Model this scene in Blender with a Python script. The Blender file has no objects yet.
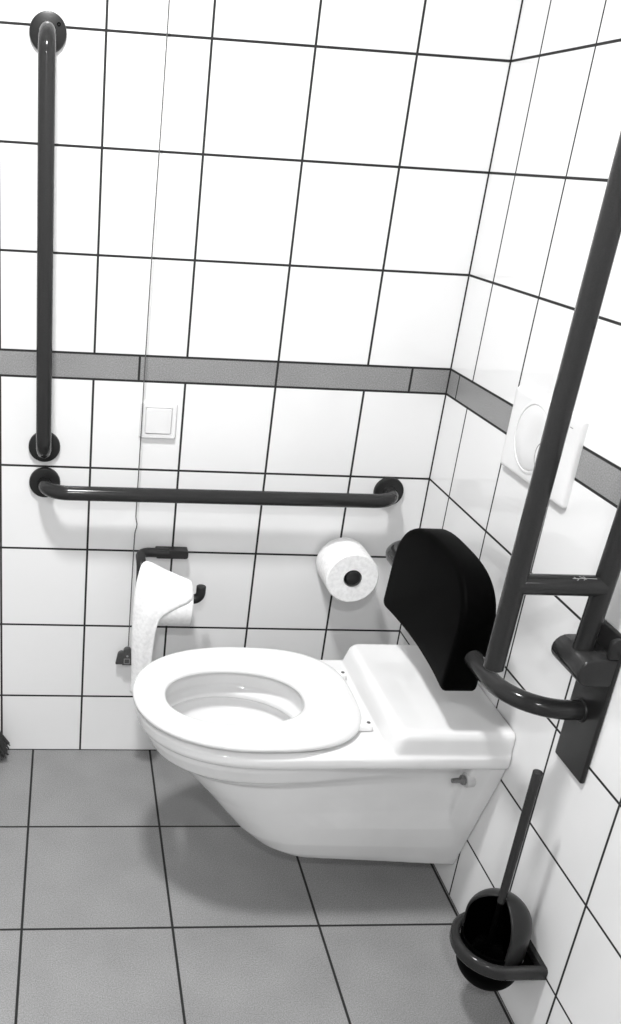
import bpy, bmesh, math, random
from mathutils import Vector, Matrix
random.seed(7)
scene = bpy.context.scene
col = scene.collection
PI = math.pi

# ------------------------------------------------------------------ materials
def mat(name, c, rough=.5, spec=.5, metal=0.0, coat=0.0):
    m = bpy.data.materials.new(name); m.use_nodes = True
    b = m.node_tree.nodes['Principled BSDF']
    b.inputs['Base Color'].default_value = (c, c, c, 1)
    b.inputs['Roughness'].default_value = rough
    b.inputs['Specular IOR Level'].default_value = spec
    b.inputs['Metallic'].default_value = metal
    b.inputs['Coat Weight'].default_value = coat
    b.inputs['Coat Roughness'].default_value = .05
    return m

class NT:
    """tiny helper for wiring math nodes"""
    def __init__(s, m): s.t = m.node_tree; s.n = s.t.nodes; s.l = s.t.links
    def put(s, sock, v):
        if isinstance(v, (int, float)): sock.default_value = v
        else: s.l.new(v, sock)
    def math(s, op, a, b=0.0, c=None):
        n = s.n.new('ShaderNodeMath'); n.operation = op
        s.put(n.inputs[0], a); s.put(n.inputs[1], b)
        if c is not None: s.put(n.inputs[2], c)
        return n.outputs[0]
    def mix(s, f, a, b):
        n = s.n.new('ShaderNodeMix'); n.data_type = 'RGBA'
        s.put(n.inputs['Factor'], f)
        for k, v in (('A', a), ('B', b)):
            q = [i for i in n.inputs if i.name == k and i.type == 'RGBA'][0]
            if isinstance(v, (int, float)): q.default_value = (v, v, v, 1)
            else: s.l.new(v, q)
        return [o for o in n.outputs if o.type == 'RGBA'][0]
    def fmix(s, f, a, b):        # scalar a + f*(b-a)
        return s.math('ADD', s.math('MULTIPLY', f, s.math('SUBTRACT', b, a)), a)
    def dist(s, v, off, pitch):  # distance to the nearest joint
        u = s.math('DIVIDE', s.math('SUBTRACT', v, off), pitch)
        f = s.math('FRACT', s.math('ADD', u, .5))
        return s.math('MULTIPLY', s.math('ABSOLUTE', s.math('SUBTRACT', f, .5)), pitch)
    def line(s, d, w):           # 1 on the joint
        n = s.n.new('ShaderNodeMapRange'); n.interpolation_type = 'SMOOTHSTEP'
        s.put(n.inputs[0], d)
        n.inputs[1].default_value = w*.5 - .0006; n.inputs[2].default_value = w*.5 + .0006
        n.inputs[3].default_value = 1; n.inputs[4].default_value = 0
        return n.outputs[0]
    def coords(s):
        tc = s.n.new('ShaderNodeTexCoord'); sp = s.n.new('ShaderNodeSeparateXYZ')
        s.l.new(tc.outputs['Object'], sp.inputs[0]); return tc.outputs['Object'], sp.outputs
    def noise(s, vec, scale, detail=2):
        n = s.n.new('ShaderNodeTexNoise'); s.l.new(vec, n.inputs['Vector'])
        n.inputs['Scale'].default_value = scale; n.inputs['Detail'].default_value = detail
        return n.outputs[0]
    def ramp(s, v, lo, hi, a, b):
        n = s.n.new('ShaderNodeMapRange'); s.put(n.inputs[0], v)
        for i, q in enumerate((lo, hi, a, b)): n.inputs[i+1].default_value = q
        return n.outputs[0]

STONE = .24
def speckle(t, vec, base):
    a = t.ramp(t.noise(vec, 420, 2), .3, .7, base*.72, base*1.28)
    b = t.ramp(t.noise(vec, 9, 3), .3, .7, .93, 1.07)
    return t.math('MULTIPLY', a, b)

def wall_tile_mat(name, axis, first, pitch):
    m = mat(name, .8, .09, .5); t = NT(m); b = t.n['Principled BSDF']
    vec, xyz = t.coords(); u, z = xyz[axis], xyz[2]
    low = t.dist(z, .1638, .201); high = t.dist(z, 1.0230, .201)
    up = t.math('GREATER_THAN', z, .995)
    rows = t.fmix(up, low, high)
    inband = t.math('MULTIPLY', t.math('GREATER_THAN', z, .9678), t.math('LESS_THAN', z, 1.0230))
    cols = t.dist(u, -first, pitch)
    bandc = t.dist(u, -.087 if axis == 0 else -.052, .302 if axis == 0 else .37)
    c2 = t.fmix(inband, cols, bandc)
    W = .0050
    d = t.math('MINIMUM', rows, c2)
    d = t.math('MINIMUM', d, t.math('ABSOLUTE', z))
    d = t.math('MINIMUM', d, t.math('ABSOLUTE', u))
    g = t.line(d, W)
    tile = t.mix(inband, .83, speckle(t, vec, STONE*1.06))
    c = t.mix(g, tile, .013)
    t.l.new(c, b.inputs['Base Color'])
    r = t.fmix(inband, .085, .38)
    t.l.new(t.fmix(g, r, .85), b.inputs['Roughness'])
    bump = t.n.new('ShaderNodeBump'); bump.inputs['Strength'].default_value = .25; bump.inputs['Distance'].default_value = .002
    wav = t.math('MULTIPLY', t.noise(vec, 7, 1), .35)
    t.l.new(t.math('SUBTRACT', wav, t.math('MULTIPLY', g, .6)), bump.inputs['Height'])
    t.l.new(bump.outputs[0], b.inputs['Normal'])
    return m

def floor_tile_mat():
    m = mat('floor_tile', .3, .42, .45); t = NT(m); b = t.n['Principled BSDF']
    vec, xyz = t.coords()
    d = t.math('MINIMUM', t.dist(xyz[0], -.9091, .3015), t.dist(xyz[1], -.2935, .3015))
    g = t.line(d, .0052)
    t.l.new(t.mix(g, speckle(t, vec, STONE), .012), b.inputs['Base Color'])
    t.l.new(t.fmix(g, .42, .9), b.inputs['Roughness'])
    bump = t.n.new('ShaderNodeBump'); bump.inputs['Strength'].default_value = .3; bump.inputs['Distance'].default_value = .001
    t.l.new(t.math('SUBTRACT', t.math('MULTIPLY', t.noise(vec, 300, 2), .25), g), bump.inputs['Height'])
    t.l.new(bump.outputs[0], b.inputs['Normal'])
    return m

def grained(name, c, rough, scale, strength, spec=.5):
    m = mat(name, c, rough, spec); t = NT(m); b = t.n['Principled BSDF']
    vec, _ = t.coords()
    v = t.noise(vec, scale, 3)
    t.l.new(t.mix(t.ramp(v, .3, .7, 0, 1), c*.92, c*1.08), b.inputs['Base Color'])
    bump = t.n.new('ShaderNodeBump'); bump.inputs['Strength'].default_value = strength; bump.inputs['Distance'].default_value = .001
    t.l.new(v, bump.inputs['Height']); t.l.new(bump.outputs[0], b.inputs['Normal'])
    return m

M_WALLB = wall_tile_mat('glazed_tile_back', 0, .1888, .2)
M_WALLR = wall_tile_mat('glazed_tile_right', 1, .1198, .1979)
M_FLOOR = floor_tile_mat()
M_PLASTER = grained('pale_plaster', .72, .9, 60, .1)
M_NYLON = grained('dark_grey_nylon', .026, .12, 500, .01, .22)
M_NYLON2 = grained('darker_nylon', .017, .34, 500, .03, .28)
M_BLACK = grained('black_foam', .0008, .5, 700, .1, .02)
M_CERAMIC = grained('white_ceramic', .76, .07, 4, .02)
M_SEAT = grained('white_seat_plastic', .80, .2, 5, .02)
M_PLASTIC = grained('white_plastic', .78, .3, 5, .02)
M_WASHER = grained('grey_washer', .5, .4, 50, .02)
M_PAPER = grained('tissue_paper', .9, .95, 120, .03, .1)
M_CARD = grained('cardboard', .3, .9, 100, .1, .2)
M_METAL = grained('worn_metal', .25, .35, 300, .1); M_METAL.node_tree.nodes['Principled BSDF'].inputs['Metallic'].default_value = .9
M_CORD = grained('grey_cord', .1, .8, 900, .3, .2)
M_TAG = grained('grey_tag_plastic', .06, .5, 300, .05)
M_TAGL = grained('pale_print', .3, .6, 300, .02)
M_BRISTLE = grained('bristle', .04, .6, 300, .1)
M_SCRATCH = grained('scratched_paint', .4, .6, 300, .1)

# ------------------------------------------------------------------ geometry helpers
def link(name, bm, m, parent=None, smooth=True, bevel=0, seg=3, recalc=True, angle=40):
    if recalc: bmesh.ops.recalc_face_normals(bm, faces=bm.faces)
    me = bpy.data.meshes.new(name); bm.to_mesh(me); bm.free()
    if isinstance(m, (list, tuple)):
        for q in m: me.materials.append(q)
    else: me.materials.append(m)
    o = bpy.data.objects.new(name, me); col.objects.link(o)
    if smooth:
        for p in me.polygons: p.use_smooth = True
        try: me.set_sharp_from_angle(angle=math.radians(angle))
        except Exception: pass
    if bevel:
        b = o.modifiers.new('bevel', 'BEVEL'); b.width = bevel; b.segments = seg; b.limit_method = 'ANGLE'
        b.angle_limit = math.radians(35); b.harden_normals = False
        for p in me.polygons: p.use_smooth = True
        try:
            at = me.attributes.get('sharp_edge')
            if at: me.attributes.remove(at)
        except Exception: pass
    if parent is not None:
        o.parent = parent
        o.matrix_parent_inverse = Matrix.Translation(parent.location).inverted()
    return o

def thing(name, label, cat, loc=(0, 0, 0), group=None):
    o = bpy.data.objects.new(name, None); col.objects.link(o)
    o.location = loc; o.empty_display_size = .05
    o['label'] = label; o['category'] = cat
    if group: o['group'] = group
    return o

def sub(name, bm, m, part, **k):
    o = link(name, bm, m, None, **k); o.parent = part; return o

def fillet(pts, rads, n=10):
    """round the corners of a polyline"""
    P = [Vector(p) for p in pts]; out = [P[0]]
    for i in range(1, len(P)-1):
        r = rads[i-1] if isinstance(rads, (list, tuple)) else rads
        a = (P[i-1]-P[i]).normalized(); b = (P[i+1]-P[i]).normalized()
        ang = a.angle(b)
        if r <= 0 or ang > PI - .02: out.append(P[i]); continue
        d = min(r/math.tan(ang/2), .49*(P[i-1]-P[i]).length if i > 1 else .98*(P[i-1]-P[i]).length,
                .49*(P[i+1]-P[i]).length if i < len(P)-2 else .98*(P[i+1]-P[i]).length)
        rr = d*math.tan(ang/2)
        c = P[i] + (a+b).normalized()*(rr/math.sin(ang/2))
        v0 = (P[i]+a*d) - c; v1 = (P[i]+b*d) - c
        ax = v0.cross(v1).normalized(); tot = v0.angle(v1)
        for k in range(n+1):
            out.append(c + Matrix.Rotation(tot*k/n, 3, ax) @ v0)
    out.append(P[-1]); return out

def tube(bm, path, r, n=20, dome=(0, 0)):
    """sweep a circle of radius r (number or list) along path; dome = rounding at the two ends"""
    P = [Vector(p) for p in path]; R = r if isinstance(r, (list, tuple)) else [r]*len(P)
    T = []
    for i in range(len(P)):
        a = P[max(i-1, 0)]; b = P[min(i+1, len(P)-1)]; T.append((b-a).normalized())
    ref = Vector((0, 0, 1)) if abs(T[0].z) < .9 else Vector((1, 0, 0))
    u = (ref - T[0]*ref.dot(T[0])).normalized()
    rings = []
    def ring(p, t, u, r):
        v = t.cross(u)
        return [bm.verts.new(p + (u*math.cos(2*PI*k/n) + v*math.sin(2*PI*k/n))*r) for k in range(n)]
    U = []
    for i in range(len(P)):
        if i: u = (u - T[i]*u.dot(T[i])).normalized()
        U.append(u.copy())
    def enddome(i, d, sgn):
        res = []
        for k in range(5, 0, -1):
            a = PI/2*k/5.5
            res.append(ring(P[i] + T[i]*sgn*d*math.sin(a), T[i], U[i], R[i]*math.cos(a)))
        return res
    if dome[0]: rings += enddome(0, dome[0], -1)
    for i in range(len(P)): rings.append(ring(P[i], T[i], U[i], R[i]))
    if dome[1]: rings += enddome(len(P)-1, dome[1], 1)[::-1]
    for a, b in zip(rings, rings[1:]):
        for k in range(n): bm.faces.new((a[k], a[(k+1) % n], b[(k+1) % n], b[k]))
    bm.faces.new(rings[0][::-1]); bm.faces.new(rings[-1])
    return bm

def lathe(bm, prof, origin, axis, n=40, cap=True):
    """prof: list of (radius, distance along axis)"""
    ax = Vector(axis).normalized(); o = Vector(origin)
    ref = Vector((0, 0, 1)) if abs(ax.z) < .9 else Vector((1, 0, 0))
    u = (ref - ax*ref.dot(ax)).normalized(); v = ax.cross(u); rings = []
    for r, h in prof:
        if r < 1e-6: rings.append([bm.verts.new(o + ax*h)])
        else: rings.append([bm.verts.new(o + ax*h + (u*math.cos(2*PI*k/n) + v*math.sin(2*PI*k/n))*r) for k in range(n)])
    for a, b in zip(rings, rings[1:]):
        for k in range(n):
            k2 = (k+1) % n
            if len(a) == 1 and len(b) == 1: continue
            if len(a) == 1: bm.faces.new((a[0], b[k], b[k2]))
            elif len(b) == 1: bm.faces.new((a[k], a[k2], b[0]))
            else: bm.faces.new((a[k], a[k2], b[k2], b[k]))
    if cap:
        if len(rings[0]) > 1: bm.faces.new(rings[0][::-1])
        if len(rings[-1]) > 1: bm.faces.new(rings[-1])
    return bm

def box(bm, a, b):
    x0, y0, z0 = [min(p, q) for p, q in zip(a, b)]; x1, y1, z1 = [max(p, q) for p, q in zip(a, b)]
    v = [bm.verts.new(p) for p in ((x0,y0,z0),(x1,y0,z0),(x1,y1,z0),(x0,y1,z0),(x0,y0,z1),(x1,y0,z1),(x1,y1,z1),(x0,y1,z1))]
    for f in ((0,3,2,1),(4,5,6,7),(0,1,5,4),(1,2,6,5),(2,3,7,6),(3,0,4,7)): bm.faces.new([v[i] for i in f])
    return bm

def loft(bm, loops, close0=True, close1=True):
    """loops of equal length (closed)"""
    R = [[bm.verts.new(p) for p in L] for L in loops]; n = len(R[0])
    for a, b in zip(R, R[1:]):
        for k in range(n): bm.faces.new((a[k], a[(k+1) % n], b[(k+1) % n], b[k]))
    if close0: bm.faces.new(R[0][::-1])
    if close1: bm.faces.new(R[-1])
    return R

def prism(bm, outline, f0, f1):
    """outline [(a,b)], f0/f1 map (a,b)->xyz for the two ends"""
    return loft(bm, [[f0(a, b) for a, b in outline], [f1(a, b) for a, b in outline]])

def rrect(w, h, r, n=6, cx=0, cy=0):
    out = []
    for sx, sy, a0 in ((1, 1, 0), (-1, 1, 90), (-1, -1, 180), (1, -1, 270)):
        for k in range(n+1):
            a = math.radians(a0 + 90*k/n)
            out.append((cx + sx*(w/2-r) + r*math.cos(a), cy + sy*(h/2-r) + r*math.sin(a)))
    return out

def structure(name, a, b, m):
    o = link(name, box(bmesh.new(), a, b), m, smooth=False); o['kind'] = 'structure'; return o

# ------------------------------------------------------------------ room
structure('floor', (-2.4, -3.0, -.1), (.1, .1, 0), M_FLOOR)
structure('wall_back', (-2.4, 0, 0), (0, .1, 2.40), M_WALLB)
structure('wall_right', (0, -3.0, 0), (.1, .1, 2.40), M_WALLR)
structure('wall_left', (-2.5, -3.0, 0), (-2.4, .1, 2.40), M_PLASTER)
structure('wall_front', (-2.5, -3.1, 0), (.1, -3.0, 2.40), M_PLASTER)
structure('ceiling', (-2.5, -3.1, 2.40), (.1, .1, 2.50), M_PLASTER)

# ------------------------------------------------------------------ grab rails
TR = .0163
def flange(parent, p, axis, screw=True, r=.035):
    f = link('flange', lathe(bmesh.new(), [(r, 0), (r, .006), (r*.97, .0085), (r*.9, .0095), (0, .0105)], p, axis, 48), M_NYLON2, parent, recalc=True)
    if screw:
        ax = Vector(axis); s = Vector((1, 0, 0)) if abs(ax.y) > .5 else Vector((0, 1, 0))
        bm = bmesh.new()
        q = Vector(p) + ax*.0093 + s*.020 + Vector((0, 0, .014))
        lathe(bm, [(.0036, 0), (.0036, .0014), (.0016, .0014), (.0016, .0002), (0, .0002)], q, axis, 16)
        sub('screw', bm, M_BLACK, f).matrix_parent_inverse = f.matrix_basis.inverted()
    return f

g = thing('grab_rail', 'dark grey vertical grab rail on the white tiled back wall', 'grab rail', (-.897, 0, .814))
link('rail_tube', tube(bmesh.new(), fillet([(-.897, -.004, 1.615), (-.897, -.074, 1.615), (-.892, -.074, .814), (-.892, -.004, .814)], .045), TR, 24), M_NYLON, g)
flange(g, (-.897, 0, 1.615), (0, -1, 0)); flange(g, (-.892, 0, .814), (0, -1, 0), False)

g = thing('grab_rail', 'dark grey horizontal grab rail on the back wall above the paper holder', 'grab rail', (-.49, 0, .73))
link('rail_tube', tube(bmesh.new(), fillet([(-.890, -.004, .730), (-.890, -.070, .730), (-.094, -.070, .734), (-.094, -.004, .734)], .055), TR, 24), M_NYLON, g)
flange(g, (-.890, 0, .730), (0, -1, 0), False); flange(g, (-.094, 0, .734), (0, -1, 0), False)

# ------------------------------------------------------------------ light switch
g = thing('light_switch', 'white square rocker light switch on the back wall under the grey tile band', 'light switch', (-.643, 0, .883))
bm = bmesh.new()
loops = [[(-.643+a, y, .883+b) for a, b in rrect(w, w, r)] for w, r, y in ((.081, .004, 0), (.081, .004, -.005), (.077, .004, -.009), (.060, .002, -.0095), (.060, .002, -.006))]
loft(bm, loops, True, True); link('frame', bm, M_PLASTIC, g, angle=30)
bm = bmesh.new()
L = [[(-.643+a, y - (b/.056)*.0015, .883+b) for a, b in rrect(w, w, .002)] for w, y in ((.0565, -.004), (.0565, -.0105), (.0545, -.0118))]
loft(bm, L); link('rocker', bm, M_PLASTIC, g, angle=30)

# ------------------------------------------------------------------ emergency pull cord
g = thing('emergency_pull_cord', 'thin grey emergency pull cord hanging in front of the back wall with a dark tag', 'pull cord', (-.676, -.03, .27))
pts = []
for i in range(240):
    z = 2.395 - (2.395-.322)*i/239
    pts.append((-.6765 - .0050*min(1, max(0, (1.68-z)/.7)) + .0006*math.sin(z*9) + .004*math.exp(-((z-.64)/.012)**2), -.022 + .001*math.cos(z*7), z))
link('cord', tube(bmesh.new(), pts, .0012, 8), M_CORD, g)
cb = bmesh.new(); lathe(cb, [(.028, 2.4), (.028, 2.385), (.022, 2.378), (0, 2.378)], (-.676, -.022, 0), (0, 0, 1), 32); link('ceiling_switch_base', cb, M_PLASTIC, g)
def arch(w, h, n=10):
    o = [(-w/2, 0), (w/2, 0)]
    for k in range(n+1):
        a = PI*k/n; o.append((w/2*.86*math.cos(a), h - w/2*.86 + w/2*.86*math.sin(a)))
    return o
bm = bmesh.new()
prism(bm, arch(.023, .048), lambda a, b: (-.6825+a, -.016, 0.270+b), lambda a, b: (-.6825+a, -.026, 0.270+b))
tg = link('pull_handle', bm, M_TAG, g, bevel=.0012)
bm = bmesh.new()
prism(bm, arch(.022, .036), lambda a, b: (-.6960+a-.003*(1-b/.031), -.010, 0.268+b), lambda a, b: (-.6960+a-.003*(1-b/.031), -.019, 0.268+b))
link('pull_handle', bm, M_TAG, g, bevel=.0012)
bm = bmesh.new()
for a, b in (((-.0078, .004), (.0068, .0056)), ((-.0078, .0175), (.0068, .019)), ((-.0078, .004), (-.0062, .019)), ((.0052, .004), (.0068, .019))):
    box(bm, (-.6825+a[0], -.0255, 0.270+a[1]), (-.6825+b[0], -.0266, 0.270+b[1]))
lathe(bm, [(.0028, 0), (.0028, .001), (0, .001)], (-.6825, -.0257, 0.270+.026), (0, -1, 0), 12)
e = link('emblem', bm, M_TAGL, None, smooth=False); e.parent = tg; e.matrix_parent_inverse = Matrix.Translation(g.location).inverted()
e.matrix_parent_inverse = Matrix()
e.parent = tg

# ------------------------------------------------------------------ toilet paper holder with its roll
g = thing('toilet_paper_holder', 'dark grey toilet paper holder on the back wall left of the spare roll', 'toilet paper holder', (-.59, 0, .57))
bm = bmesh.new()
loft(bm, [[(-.592+a, y, .5695+b) for a, b in rrect(.076, .020, r)] for r, y in ((.003, 0), (.004, -.022), (.006, -.027))])
link('wall_mount', bm, M_NYLON2, g)
ax_y, ax_z = -.082, .484
hp = fillet([(-.600, -.018, .570), (-.667, -.020, .572), (-.667, ax_y, .566), (-.667, ax_y, ax_z), (-.526, ax_y, ax_z-.001), (-.526, ax_y, ax_z+.032)], [.022, .03, .02, .017], 8)
link('arm', tube(bmesh.new(), hp, .0112, 18, (0, .003)), M_NYLON2, g)

def roll_mesh(o, axis, R, L, rc):
    bm = bmesh.new()
    lathe(bm, [(rc, .0005), (R-.003, 0), (R, .003), (R+.0006, L*.5), (R, L-.003), (R-.003, L), (rc, L-.0005), (rc, .0005)], o, axis, 64, cap=False)
    return bm
def core_mesh(o, axis, L, rc):
    bm = bmesh.new(); lathe(bm, [(rc, 0), (rc, L), (rc-.0012, L), (rc-.0012, 0), (rc, 0)], o, axis, 40, cap=False); return bm

g = thing('toilet_roll', 'white toilet roll on the holder with loose paper hanging down', 'toilet roll', (-.59, ax_y, ax_z))
RZ = ax_z - .011
link('paper_roll', roll_mesh((-.648, ax_y, RZ), (1, 0, 0), .053, .100, .021), M_PAPER, g)
link('core', core_mesh((-.647, ax_y, RZ), (1, 0, 0), .098, .021), M_CARD, g)
# loose twisted strip: left edge and right edge curves, built from the roll's top over the arm and down
A = [(-.5495, -.078, .5285), (-.606, -.084, .556), (-.660, -.100, .585), (-.677, -.112, .553), (-.683, -.118, .500), (-.684, -.117, .440), (-.682, -.114, .370), (-.678, -.110, .296), (-.679, -.108, .245)]
Bc = [(-.5495, -.084, .5275), (-.550, -.113, .5182), (-.554, -.129, .501), (-.588, -.136, .483), (-.617, -.139, .464), (-.629, -.140, .438), (-.634, -.138, .385), (-.635, -.133, .308), (-.633, -.130, .250)]
def cr(P, t):
    n = len(P)-1; x = min(max(t*n, 0), n-1e-6); i = int(x); f = x-i
    p = [Vector(P[min(max(j, 0), n)]) for j in (i-1, i, i+1, i+2)]
    return .5*((2*p[1]) + (p[2]-p[0])*f + (2*p[0]-5*p[1]+4*p[2]-p[3])*f*f + (3*p[1]-p[0]-3*p[2]+p[3])*f**3)
bm = bmesh.new(); NS, NC = 48, 14; grid = []
for i in range(NS+1):
    t = i/NS; a, b = cr(A, t), cr(Bc, t); row = []
    for j in range(NC+1):
        s = j/NC; p = a.lerp(b, s)
        p.y -= .009*math.sin(PI*s)*t
        p += Vector((0, -.0022*math.sin(9*s + 5*t) * t, 0))
        row.append(bm.verts.new(p))
    grid.append(row)
for i in range(NS):
    for j in range(NC): bm.faces.new((grid[i][j], grid[i][j+1], grid[i+1][j+1], grid[i+1][j]))
sh = link('loose_sheet', bm, M_PAPER, g, angle=180)
so = sh.modifiers.new('thick', 'SOLIDIFY'); so.thickness = .0006

# ------------------------------------------------------------------ spare roll on its peg
g = thing('spare_roll_peg', 'dark grey wall peg carrying the spare toilet roll', 'toilet roll peg', (-.183, 0, .561))
bm = bmesh.new(); lathe(bm, [(.030, 0), (.030, .006), (.027, .008), (0.0165, .0085), (.0165, .110), (.0155, .1155), (.012, .1175), (0, .118)], (-.183, 0, .561), (0, -1, 0), 40)
link('peg', bm, M_NYLON2, g)
g = thing('toilet_roll', 'full white toilet roll seen end on, on the peg left of the black backrest', 'toilet roll', (-.183, -.06, .561))
link('paper_roll', roll_mesh((-.183, -.010, .5580), (0, -1, 0), .0615, .101, .0215), M_PAPER, g)
link('core', core_mesh((-.183, -.0095, .5585), (0, -1, 0), .1005, .0215), M_CARD, g)

# ------------------------------------------------------------------ flush plate
g = thing('flush_plate', 'white flush plate with round buttons on the right wall behind the folded rail', 'flush plate', (0, -.452, .983))
bm = bmesh.new()
loft(bm, [[(x, -.4525+a, .990+b) for a, b in rrect(w, h, r, 8)] for w, h, r, x in ((.245, .155, .006, 0), (.245, .155, .006, -.006), (.240, .150, .007, -.0100), (.233, .143, .008, -.0112), (.223, .133, .010, -.0116))])
pl = link('plate', bm, M_PLASTIC, g, angle=50)
def disc(c, r, x0, x1, rr=.002):
    bm = bmesh.new(); lathe(bm, [(r, 0), (r, x1-x0-rr), (r-rr*.3, x1-x0-rr*.3), (r-rr, x1-x0), (r*.5, x1-x0-.0008), (0, x1-x0-.0012)], (-x0, c[0], c[1]), (-1, 0, 0), 64); return bm
bm = bmesh.new(); lathe(bm, [(.066, .0), (.066, .0006), (.0625, .0018), (.0605, .0018), (.0595, -.001), (0, -.001)], (-.0115, -.430, .994), (-1, 0, 0), 64)
link('button_rim', bm, M_PLASTIC, g, angle=30)
link('large_button', disc((-.430, .994), .0580, .009, .0138), M_PLASTIC, g)
bm = bmesh.new(); lathe(bm, [(.0275, 0), (.0275, .003), (.0262, .0034), (.0258, .001), (0, .001)], (-.0122, -.486, .975), (-1, 0, 0), 48)
link('small_button_rim', bm, M_CARD, g)
link('small_button', disc((-.486, .975), .0258, .011, .0160), M_PLASTIC, g)
bm = bmesh.new(); box(bm, (-.0112, -.553, 1.0465), (-.0119, -.543, 1.048)); link('mark', bm, M_CARD, g, smooth=False)

# ------------------------------------------------------------------ toilet
YC = -.436
tl = thing('toilet', 'white wall hung toilet with open seat, a raised ledge at the wall', 'toilet', (-.35, YC, .07))
def dshape(xf, w, xb, wb, nf=40, p=2.15, xm=-.46, yo=0):
    """closed outline: rounded front at xf, half width w at xm, straight to half width wb at the back xb"""
    out = []
    for k in range(nf+1):
        a = -PI/2 + PI*k/nf; c, s = math.cos(a), math.sin(a)
        x = xm - (xm-xf)*abs(c)**(2/p); y = w*math.copysign(abs(s)**(2/p), s)
        out.append((x, YC+yo+y))
    nb = 8
    for k in range(1, nb+1): t = k/nb; out.append((xm+(xb-xm)*t, YC+yo + w+(wb-w)*t))
    for k in range(1, 10): t = k/10; out.append((xb, YC+yo + wb*(1-2*t)))
    for k in range(nb): t = 1-k/nb; out.append((xm+(xb-xm)*t, YC+yo - (w+(wb-w)*t)))
    return out
def ovoid(cx, ax0, ax1, w, n, p=2.1):
    """front radius ax0, back radius ax1"""
    out = []
    for k in range(n):
        a = -PI/2 + 2*PI*k/n; c, s = math.cos(a), math.sin(a)
        r = ax0 if c > 0 else ax1
        out.append((cx - r*math.copysign(abs(c)**(2/p), c), YC + w*math.copysign(abs(s)**(2/p), s)))
    return out
secs = [  # z, front x, half width, half width at the wall, x where the front curve starts
 (.072, -.385, .062, .062, -.30), (.076, -.410, .074, .070, -.32), (.095, -.440, .084, .076, -.335), (.14, -.478, .098, .090, -.35),
 (.20, -.517, .113, .108, -.37), (.25, -.552, .125, .123, -.38), (.29, -.588, .134, .136, -.395), (.325, -.618, .1415, .146, -.41),
 (.338, -.636, .149, .150, -.42), (.355, -.664, .163, .157, -.435), (.385, -.680, .1715, .165, -.45), (.398, -.684, .172, .168, -.45), (.404, -.692, .1795, .1745, -.455),
 (.412, -.695, .1815, .1755, -.46), (.426, -.694, .181, .1755, -.46), (.4345, -.680, .169, .172, -.46)]
bm = bmesh.new()
def lift(x, z): return z + .034*min(1, max(0, -x)/.42)*min(1, max(0, 1-(z-.07)/.16))
def inset(x, y, z):          # the flank is set back under the rim, except for the foot against the wall
    k = (.010*min(1, max(0, (z-.14)/.12)) + .027*min(1, max(0, (x+.38)/.18))*min(1, max(0, (z-.20)/.17)))*(1 if z < .40 else 0)*min(1, max(0, (x+.60)/.22))
    return y - math.copysign(min(k, abs(y-YC)*.5), y-YC)
outer = [[(x, inset(x, y, z), lift(x, z)) for x, y in dshape(xf, w, 0, wb, xm=xm)] for z, xf, w, wb, xm in secs]
n = len(outer[0])
inn = []
CXB = -.505
def resample(cx, a0, a1, w, n):
    # match vertex order of dshape: starts at -y side, sweeps the front, then the back
    base = dshape(-.69, .178, 0, .173)
    o = []
    for x, y in base:
        th = math.atan2(y-YC, -(x-(-.44)))   # angle around the centre, 0 = front
        if x > -.44: th = math.atan2((y-YC)/.178, -(x+.44)/.44)
        else: th = math.atan2((y-YC)/.178, -(x+.44)/.25)
        c, s = math.cos(th), math.sin(th); r = a0 if c > 0 else a1
        o.append((cx - r*c, YC + w*s))
    return o
for z, a0, a1, w in ((.4355, .150, .155, .125), (.428, .146, .150, .120), (.397, .150, .154, .124), (.384, .136, .140, .110), (.374, .136, .140, .110), (.366, .150, .154, .124), (.345, .142, .150, .118), (.325, .12, .135, .098), (.305, .09, .11, .072), (.296, .05, .06, .04), (.294, .02, .025, .015)):
    inn.append([(x, y, z) for x, y in resample(CXB, a0, a1, w, n)])
loft(bm, outer + inn, True, True)
# foot that widens to the wall under the ledge
foot = []
for z, w in ((.074, .064), (.095, .076), (.14, .090), (.20, .108), (.25, .123), (.29, .136), (.325, .147), (.355, .156), (.385, .164), (.41, .170)):
    xf = -.040 - .024*min(1, max(0, (z-.08)/.2)); r = .012
    foot.append([(x, y, z) for x, y in ((0, YC-w), (0, YC), (0, YC+w), (xf*.45, YC+w), (xf+r*.2, YC+w-r*.8), (xf, YC+w-r*2), (xf, YC), (xf, YC-w+r*2), (xf+r*.2, YC-w+r*.8), (xf*.45, YC-w))])
loft(bm, foot)
# the raised ledge against the wall
def ledge_outline(x0, w, r):
    o = []
    for k in range(7):
        a = PI + PI/2*k/6; o.append((x0+r+r*math.cos(a), YC-w+r+r*math.sin(a)))
    o += [(-.1, YC-w), (0, YC-w), (0, YC), (0, YC+w), (-.1, YC+w)]
    for k in range(7):
        a = PI/2 + PI/2*k/6; o.append((x0+r+r*math.cos(a), YC+w-r+r*math.sin(a)))
    return o
lw = .1725
loft(bm, [[(x, y, z) for x, y in ledge_outline(x0, w, r)] for z, x0, w, r in
          ((.40, -.238, .171, .02), (.434, -.238, lw, .02), (.4385, -.2365, lw, .02), (.466, -.2275, lw-.0005, .02), (.473, -.2245, lw-.003, .02), (.4785, -.219, lw-.008, .018), (.4798, -.212, lw-.015, .015))])
bmesh.ops.recalc_face_normals(bm, faces=bm.faces)
me = bpy.data.meshes.new('tmp'); bm.to_mesh(me); bm.free()
tmp = bpy.data.objects.new('tmp', me); col.objects.link(tmp)
rm = tmp.modifiers.new('r', 'REMESH'); rm.mode = 'VOXEL'; rm.voxel_size = .003
sm = tmp.modifiers.new('s', 'SMOOTH'); sm.factor = .5; sm.iterations = 4
dg = bpy.context.evaluated_depsgraph_get()
me2 = bpy.data.meshes.new_from_object(tmp.evaluated_get(dg)); me2.name = 'bowl'
bpy.data.objects.remove(tmp)
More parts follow.
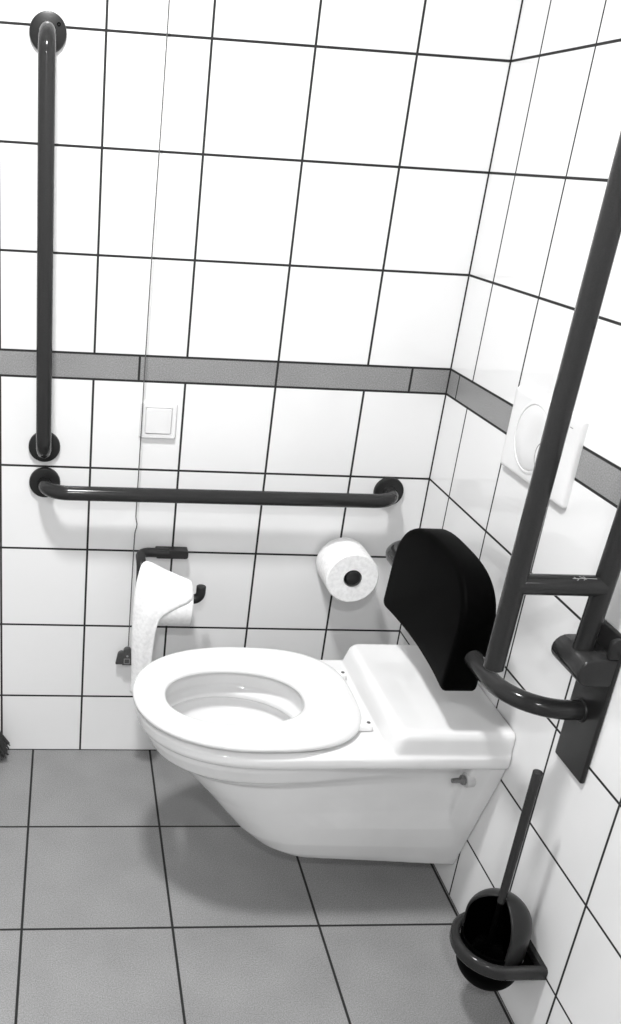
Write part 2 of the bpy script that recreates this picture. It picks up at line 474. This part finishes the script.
me2.materials.clear(); me2.materials.append(M_CERAMIC)
for v in me2.vertices:
    if v.co.x > -.0015: v.co.x = -.0012
for p in me2.polygons: p.use_smooth = True
bowl = bpy.data.objects.new('bowl', me2); col.objects.link(bowl)
bowl.parent = tl; bowl.matrix_parent_inverse = Matrix.Translation(tl.location).inverted()

# seat ring
bm = bmesh.new(); NSE = 96
def seat_out(off):
    pts = []
    for k in range(NSE):
        a = -PI/2 + 2*PI*k/NSE; c, s = math.cos(a), math.sin(a)
        if c >= 0: p = 2.15; x = -.475 - (.227-off)*abs(c)**(2/p)
        else: p = 3.0; x = -.475 + (.217-off)*abs(c)**(2/p)
        y = (.182-off)*math.copysign(abs(s)**(2/p), s)
        if x > -.475: y *= 1 - .05*((x+.475)/.217)**2
        pts.append((x, YC+y))
    return pts
def seat_in(off): return [(x, y-.005) for x, y in ovoid(-.502, .134+off, .138+off, .098+off, NSE, 2.2)]
prof = []
for off, z in ((.005, .4415), (.0, .4440), (.0, .4500), (.003, .4562), (.009, .4600), (.018, .4618)): prof.append([(x, y, z) for x, y in seat_out(off)])
for off, z in ((.022, .4605), (.012, .4575), (.004, .4515), (.0, .4455), (.002, .4425), (.006, .4415)): prof.append([(x, y, z) for x, y in seat_in(off)])
R = loft(bm, prof, False, False)
for k in range(NSE): bm.faces.new((R[-1][k], R[-1][(k+1) % NSE], R[0][(k+1) % NSE], R[0][k]))
seat = link('seat', bm, M_SEAT, tl, angle=80)
for s in (-1, 1):
    bm = bmesh.new()
    ol = rrect(.036, .024, .005, 4)
    prism(bm, ol, lambda a, b: (-.266+a, YC+s*.092+b, .4375), lambda a, b: (-.266+a, YC+s*.092+b, .449))
    h = link('hinge', bm, M_SEAT, tl, bevel=.001)
    bm = bmesh.new(); lathe(bm, [(.0036, 0), (.0036, .0012), (0, .0015)], (-.2545, YC+s*.092, .449), (0, 0, 1), 14)
    q = link('hinge_screw', bm, M_METAL, None); q.parent = h
for x, y in ((-.63, YC-.09), (-.63, YC+.09)):
    bm = bmesh.new(); lathe(bm, [(.009, 0), (.009, .006), (.007, .0075), (0, .0075)], (x, y, .434), (0, 0, 1), 16); link('buffer', bm, M_SEAT, tl)
# side fixing bolt with its washer
bm = bmesh.new(); lathe(bm, [(.0145, -.01), (.0145, .004), (.013, .006), (.008, .0062), (.008, .003)], (-.060, -.580, .3555), (-1, -.12, .0), 28); wa = link('washer', bm, M_WASHER, tl)
bm = bmesh.new(); lathe(bm, [(.0098, 0), (.0098, .010), (.007, .012), (.0052, .013), (.0052, .022), (.0045, .030), (0, .0305)], (-.062, -.580, .3555), (-1, -.12, .0), 8); link('fixing_bolt', bm, M_METAL, tl, angle=25)

# ------------------------------------------------------------------ backrest
g = thing('padded_toilet_support', 'black padded backrest on a curved grey bar above the toilet ledge', 'backrest', (0, YC, .65))
BX, BZ = -.121, .642
bar = fillet([(-.010, -.772, BZ), (BX, -.772, BZ), (BX, -.108, BZ), (-.004, -.108, BZ)], [.095, .07], 14)
link('bar', tube(bmesh.new(), bar, TR, 24), M_NYLON, g)
bm = bmesh.new(); lathe(bm, [(.020, 0), (.020, .002), (.0185, .004), (.016, .0045)], (-.007, -.772, BZ), (-1, 0, 0), 40); link('flange', bm, M_NYLON2, g)
bm = bmesh.new(); lathe(bm, [(.035, 0), (.035, .008), (.032, .0105), (0, .011)], (0, -.108, BZ), (-1, 0, 0), 40); link('flange', bm, M_NYLON2, g)
# cushion: flat bottom, straight sides, arched top; bottom leans out a little
def cush_outline(off, n=30):
    o = []
    W, z0, zs, zt = .175-off, .569+off, .668, .784-off
    rb = .012
    for k in range(5):
        a = PI + PI/2*k/4; o.append((-W+rb+rb*math.cos(a), z0+rb+rb*math.sin(a)))
    for k in range(1, 8): o.append((-W+rb+(2*W-2*rb)*k/8, z0))
    for k in range(5):
        a = -PI/2 + PI/2*k/4; o.append((W-rb+rb*math.cos(a), z0+rb+rb*math.sin(a)))
    for k in range(1, 5): o.append((W, z0+rb+(zs-z0-rb)*k/5))
    for k in range(n+1):
        a = PI*k/n; c, s = math.cos(a), math.sin(a); p = 2.9
        o.append((W*math.copysign(abs(c)**(2/p), c), zs + (zt-zs)*abs(s)**(2/p)))
    for k in range(1, 5): o.append((-W, zs-(zs-z0-rb)*k/5))
    return o
bm = bmesh.new()
loops = []
for off, x in ((.006, -.101), (.0015, -.103), (0, -.107), (0, -.157), (.0015, -.162), (.005, -.1655), (.011, -.167)):
    loops.append([(x + .06*(b-.571) + (.013 if x < -.12 else 0)*(1-(a/.175)**2), YC + a, b) for a, b in cush_outline(off)])
loft(bm, loops); link('cushion', bm, M_BLACK, g, angle=60)

# ------------------------------------------------------------------ folding grab rail
YR = -.780
g = thing('folding_grab_rail', 'dark grey folding grab rail raised upright on the right wall beside the toilet', 'folding grab rail', (0, YR, .68))
rail = fillet([(-.176, YR, .724), (-.171, YR, 1.06), (-.163, YR, 1.58), (-.022, YR, 1.58), (-.030, YR, 1.0), (-.040, YR, .752)], [2, .055, .055, 2], 12)
link('rail_tube', tube(bmesh.new(), rail, TR-.0008, 24, (.002, 0)), M_NYLON, g)
cbx = link('crossbar', tube(bmesh.new(), [(-.174, YR, .868), (-.036, YR, .868)], TR, 24), M_NYLON, g)
bm = bmesh.new()
for pts in ([(-.110, .006), (-.085, .007), (-.072, .0065)], [(-.093, .002), (-.090, .008), (-.092, .013)], [(-.107, .010), (-.101, .003), (-.104, .001)], [(-.098, .0135), (-.089, .004)]):
    P = []
    for x, w in pts:
        a = math.radians(62) + (w-.006)*40
        P.append((x+.018, YR - (TR+.0002)*math.cos(a), .868 + (TR+.0002)*math.sin(a)))
    tube(bm, P, .0005, 6)
q = link('scratch', bm, M_SCRATCH, None); q.parent = cbx
bm = bmesh.new()
ol = rrect(.087, .266, .004, 4)
prism(bm, ol, lambda a, b: (0, YR+a, .667+b), lambda a, b: (-.008, YR+a, .667+b))
link('wall_plate', bm, M_NYLON2, g, bevel=.003)
bm = bmesh.new()       # pivot block: a lying capsule section, long along the wall
ol = [(-.006, .7165), (-.006, .7635)]
for k in range(11):
    a = PI/2 + PI*k/10; ol.append((-.042 + .0235*math.cos(a), .740 + .0235*math.sin(a)))
prism(bm, ol, lambda a, b: (a, YR-.043, b), lambda a, b: (a, YR+.043, b)); link('pivot_block', bm, M_NYLON, g, bevel=.003)
for s in (-1, 1):
    bm = bmesh.new(); ol = [(-.006, .765), (-.006, .798)]
    for k in range(7):
        a = PI/2 + PI/2*k/6; ol.append((-.012 + .008*math.cos(a)*1.4, .790 + .008*math.sin(a)))
    ol.append((-.023, .765))
    prism(bm, ol, lambda a, b: (a, YR+s*.043, b), lambda a, b: (a, YR+s*.034, b)); link('cheek', bm, M_NYLON2, g, bevel=.0015)

# ------------------------------------------------------------------ toilet brush set
XB, YB = -.068, -.806
g = thing('toilet_brush_holder', 'dark grey wall ring with a black bowl, low on the right wall, holding the brush', 'toilet brush holder', (0, YB, .15))
RB = .0558
bm = bmesh.new()       # bowl with a round bottom
zc, R0 = .137, .0545
prof = [(0, zc-R0)] + [(R0*math.sin(a), zc - R0*math.cos(a)) for a in [PI/2*k/14 for k in range(1, 15)]] + [(R0, .162), (R0+.001, .187), (R0-.003, .187), (R0-.003, .162)]
prof += [((R0-.003)*math.cos(a), zc-(R0-.003)*math.sin(a)) for a in [PI/2*k/14 for k in range(0, 14)]] + [(0, zc-R0+.003)]
lathe(bm, prof, (XB, YB, 0), (0, 0, 1), 48, cap=False)
link('bowl', bm, M_BLACK, g)
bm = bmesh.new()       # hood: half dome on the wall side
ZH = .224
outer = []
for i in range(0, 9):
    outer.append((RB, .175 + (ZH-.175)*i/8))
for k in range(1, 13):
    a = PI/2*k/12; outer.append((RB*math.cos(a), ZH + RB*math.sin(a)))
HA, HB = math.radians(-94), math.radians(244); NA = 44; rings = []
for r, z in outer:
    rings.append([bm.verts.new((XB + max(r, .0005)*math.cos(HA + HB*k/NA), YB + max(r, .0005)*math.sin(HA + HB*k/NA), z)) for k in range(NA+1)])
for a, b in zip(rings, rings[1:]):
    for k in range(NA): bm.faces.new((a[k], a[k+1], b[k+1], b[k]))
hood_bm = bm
bm = bmesh.new()       # the ring bracket: a D shaped band back to the wall
def dring(r, xe, n=28):
    o = [(xe, YB - r)]
    for k in range(n+1):
        a = -PI/2 - PI*k/n; o.append((XB + r*math.cos(a), YB + r*math.sin(a)))
    o.append((xe, YB + r)); return o
path = dring(.064, -.001)
P = [Vector((x, y, .171)) for x, y in path]
sec = rrect(.016, .027, .0075, 6)
rings = []
for i, p in enumerate(P):
    t = (P[min(i+1, len(P)-1)] - P[max(i-1, 0)]).normalized(); nrm = Vector((t.y, -t.x, 0))
    rings.append([(p + nrm*a + Vector((0, 0, b)))[:] for a, b in sec])
loft(bm, rings); link('ring_bracket', bm, M_NYLON, g, angle=50)
bm = bmesh.new(); prism(bm, rrect(.13, .026, .003, 4), lambda a, b: (0, YB+a, .171+b), lambda a, b: (-.010, YB+a, .171+b)); link('wall_plate', bm, M_NYLON2, g, bevel=.0015)
bm = bmesh.new()
wo = [(0, YB-.058), (0, YB+.058), (-.040, YB+.058)] + [(XB+.0558*math.cos(a), YB+.0558*math.sin(a)) for a in [math.radians(75-150*k/20) for k in range(21)]] + [(-.040, YB-.058)]
prism(bm, wo, lambda a, b: (a, b, .160), lambda a, b: (a, b, .168)); link('web', bm, M_BLACK, g, smooth=False)
hx, hy = -.0745, -.808
t = thing('toilet_brush', 'long handled dark toilet brush with a half dome hood, standing in its wall holder', 'toilet brush', (hx, hy, .10))
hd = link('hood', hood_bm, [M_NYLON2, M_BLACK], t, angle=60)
so = hd.modifiers.new('t', 'SOLIDIFY'); so.thickness = .0035; so.offset = -1; so.material_offset = 1  # inner skin takes the black slot: shade inside the hood put into its colour
link('handle', tube(bmesh.new(), [(hx, hy, .272), (hx, hy, .38), (hx, hy, .547)], [.0070, .0074, .0078], 18, (0, .002)), M_NYLON, t)
bm = bmesh.new()
for i in range(900):
    a = random.random()*2*PI; z = .118+.055*random.random(); e = random.uniform(-.3, .3)
    L = .030*math.sqrt(max(.2, 1-((z-.14)/.045)**2))
    d = Vector((math.cos(a)*math.cos(e), math.sin(a)*math.cos(e), math.sin(e)))
    p = Vector((hx, hy, z)); tube(bm, [p, p + d*min(L, .030)], .0006, 3)
tube(bm, [(hx, hy, .105), (hx, hy, .275)], .005, 12)
br = link('bristles', bm, M_BLACK, t, smooth=False)

# ------------------------------------------------------------------ broom at the left edge
bx, by = -1.116, -.034
t = thing('broom', 'grey broom standing at the foot of the back wall, only bristle tips showing', 'broom', (bx, by, 0))
bm = bmesh.new(); prism(bm, rrect(.20, .045, .012, 5), lambda a, b: (bx+a, by+b, .115), lambda a, b: (bx+a, by+b, .15)); link('head', bm, M_NYLON2, t, bevel=.004)
bm = bmesh.new()
for i in range(80):
    for j in range(9):
        u = -1+2*i/79 + random.uniform(-.02, .02); v = -1+2*j/8 + random.uniform(-.1, .1)
        p0 = Vector((bx + u*.094, by + v*.017, .117)); ex = random.uniform(.97, 1.0)
        zt = .004 + random.random()*.006 + (.018*max(0, abs(u)-.82)/.18)
        p1 = Vector((bx + u*.118, by + v*.021, .07)); p2 = Vector((bx + u*.148*ex, by + v*.027, zt))
        tube(bm, [p0, p1, p2], .0014, 5)
link('bristles', bm, M_BRISTLE, t, smooth=False)
link('handle', tube(bmesh.new(), [(bx, by, .14), (bx-.02, -.022, 1.35)], .012, 16, (0, .01)), M_NYLON, t)

# ------------------------------------------------------------------ lights
def downlight(name_label, x, y, power, r):
    d = thing('ceiling_downlight', name_label, 'ceiling light', (x, y, 2.40), 'ceiling downlights')
    bm = bmesh.new(); lathe(bm, [(r+.03, 0), (r+.03, .006), (r+.02, .012), (r+.004, .012), (r+.002, .002), (r+.03, 0)], (x, y, 2.40), (0, 0, -1), 48, cap=False)
    link('trim_ring', bm, M_PLASTIC, d)
    l = bpy.data.lights.new('downlight_lamp', 'AREA'); l.shape = 'DISK'; l.size = 2*r; l.energy = power; l.spread = math.radians(170)
    o = bpy.data.objects.new('downlight_lamp', l); col.objects.link(o); o.location = (x, y, 2.394)
    return o
downlight('round ceiling downlight above the space in front of the toilet', -.92, -.86, 34, .095)
downlight('round ceiling downlight near the entrance behind the viewer', -1.05, -2.65, 30, .095)

w = bpy.data.worlds.new('world'); scene.world = w; w.use_nodes = True
w.node_tree.nodes['Background'].inputs[0].default_value = (.5, .5, .5, 1)
w.node_tree.nodes['Background'].inputs[1].default_value = .0

# ------------------------------------------------------------------ camera
cam = bpy.data.cameras.new('camera'); co = bpy.data.objects.new('camera', cam); col.objects.link(co)
right = Vector((0.995641, -0.07242, 0.058773)); down = Vector((0.024226, -0.40772, -0.912786)); fwd = Vector((0.090067, 0.910231, -0.404188))
mw = Matrix.Identity(4)
for i in range(3):
    mw[i][0] = right[i]; mw[i][1] = -down[i]; mw[i][2] = -fwd[i]
mw[0][3], mw[1][3], mw[2][3] = -0.848164, -1.966875, 1.424682
co.matrix_world = mw
cam.sensor_fit = 'VERTICAL'; cam.sensor_height = 36; cam.sensor_width = 36
cam.lens = 916.650959/1024*36
cam.shift_x = 165.962404/1024; cam.shift_y = 44.72297/1024
cam.clip_start = .02
scene.camera = co

vs = scene.view_settings
vs.view_transform = 'Standard'; vs.look = 'None'; vs.gamma = 1; vs.use_curve_mapping = False
scene.display_settings.display_device = 'sRGB'
vs.exposure = -.03
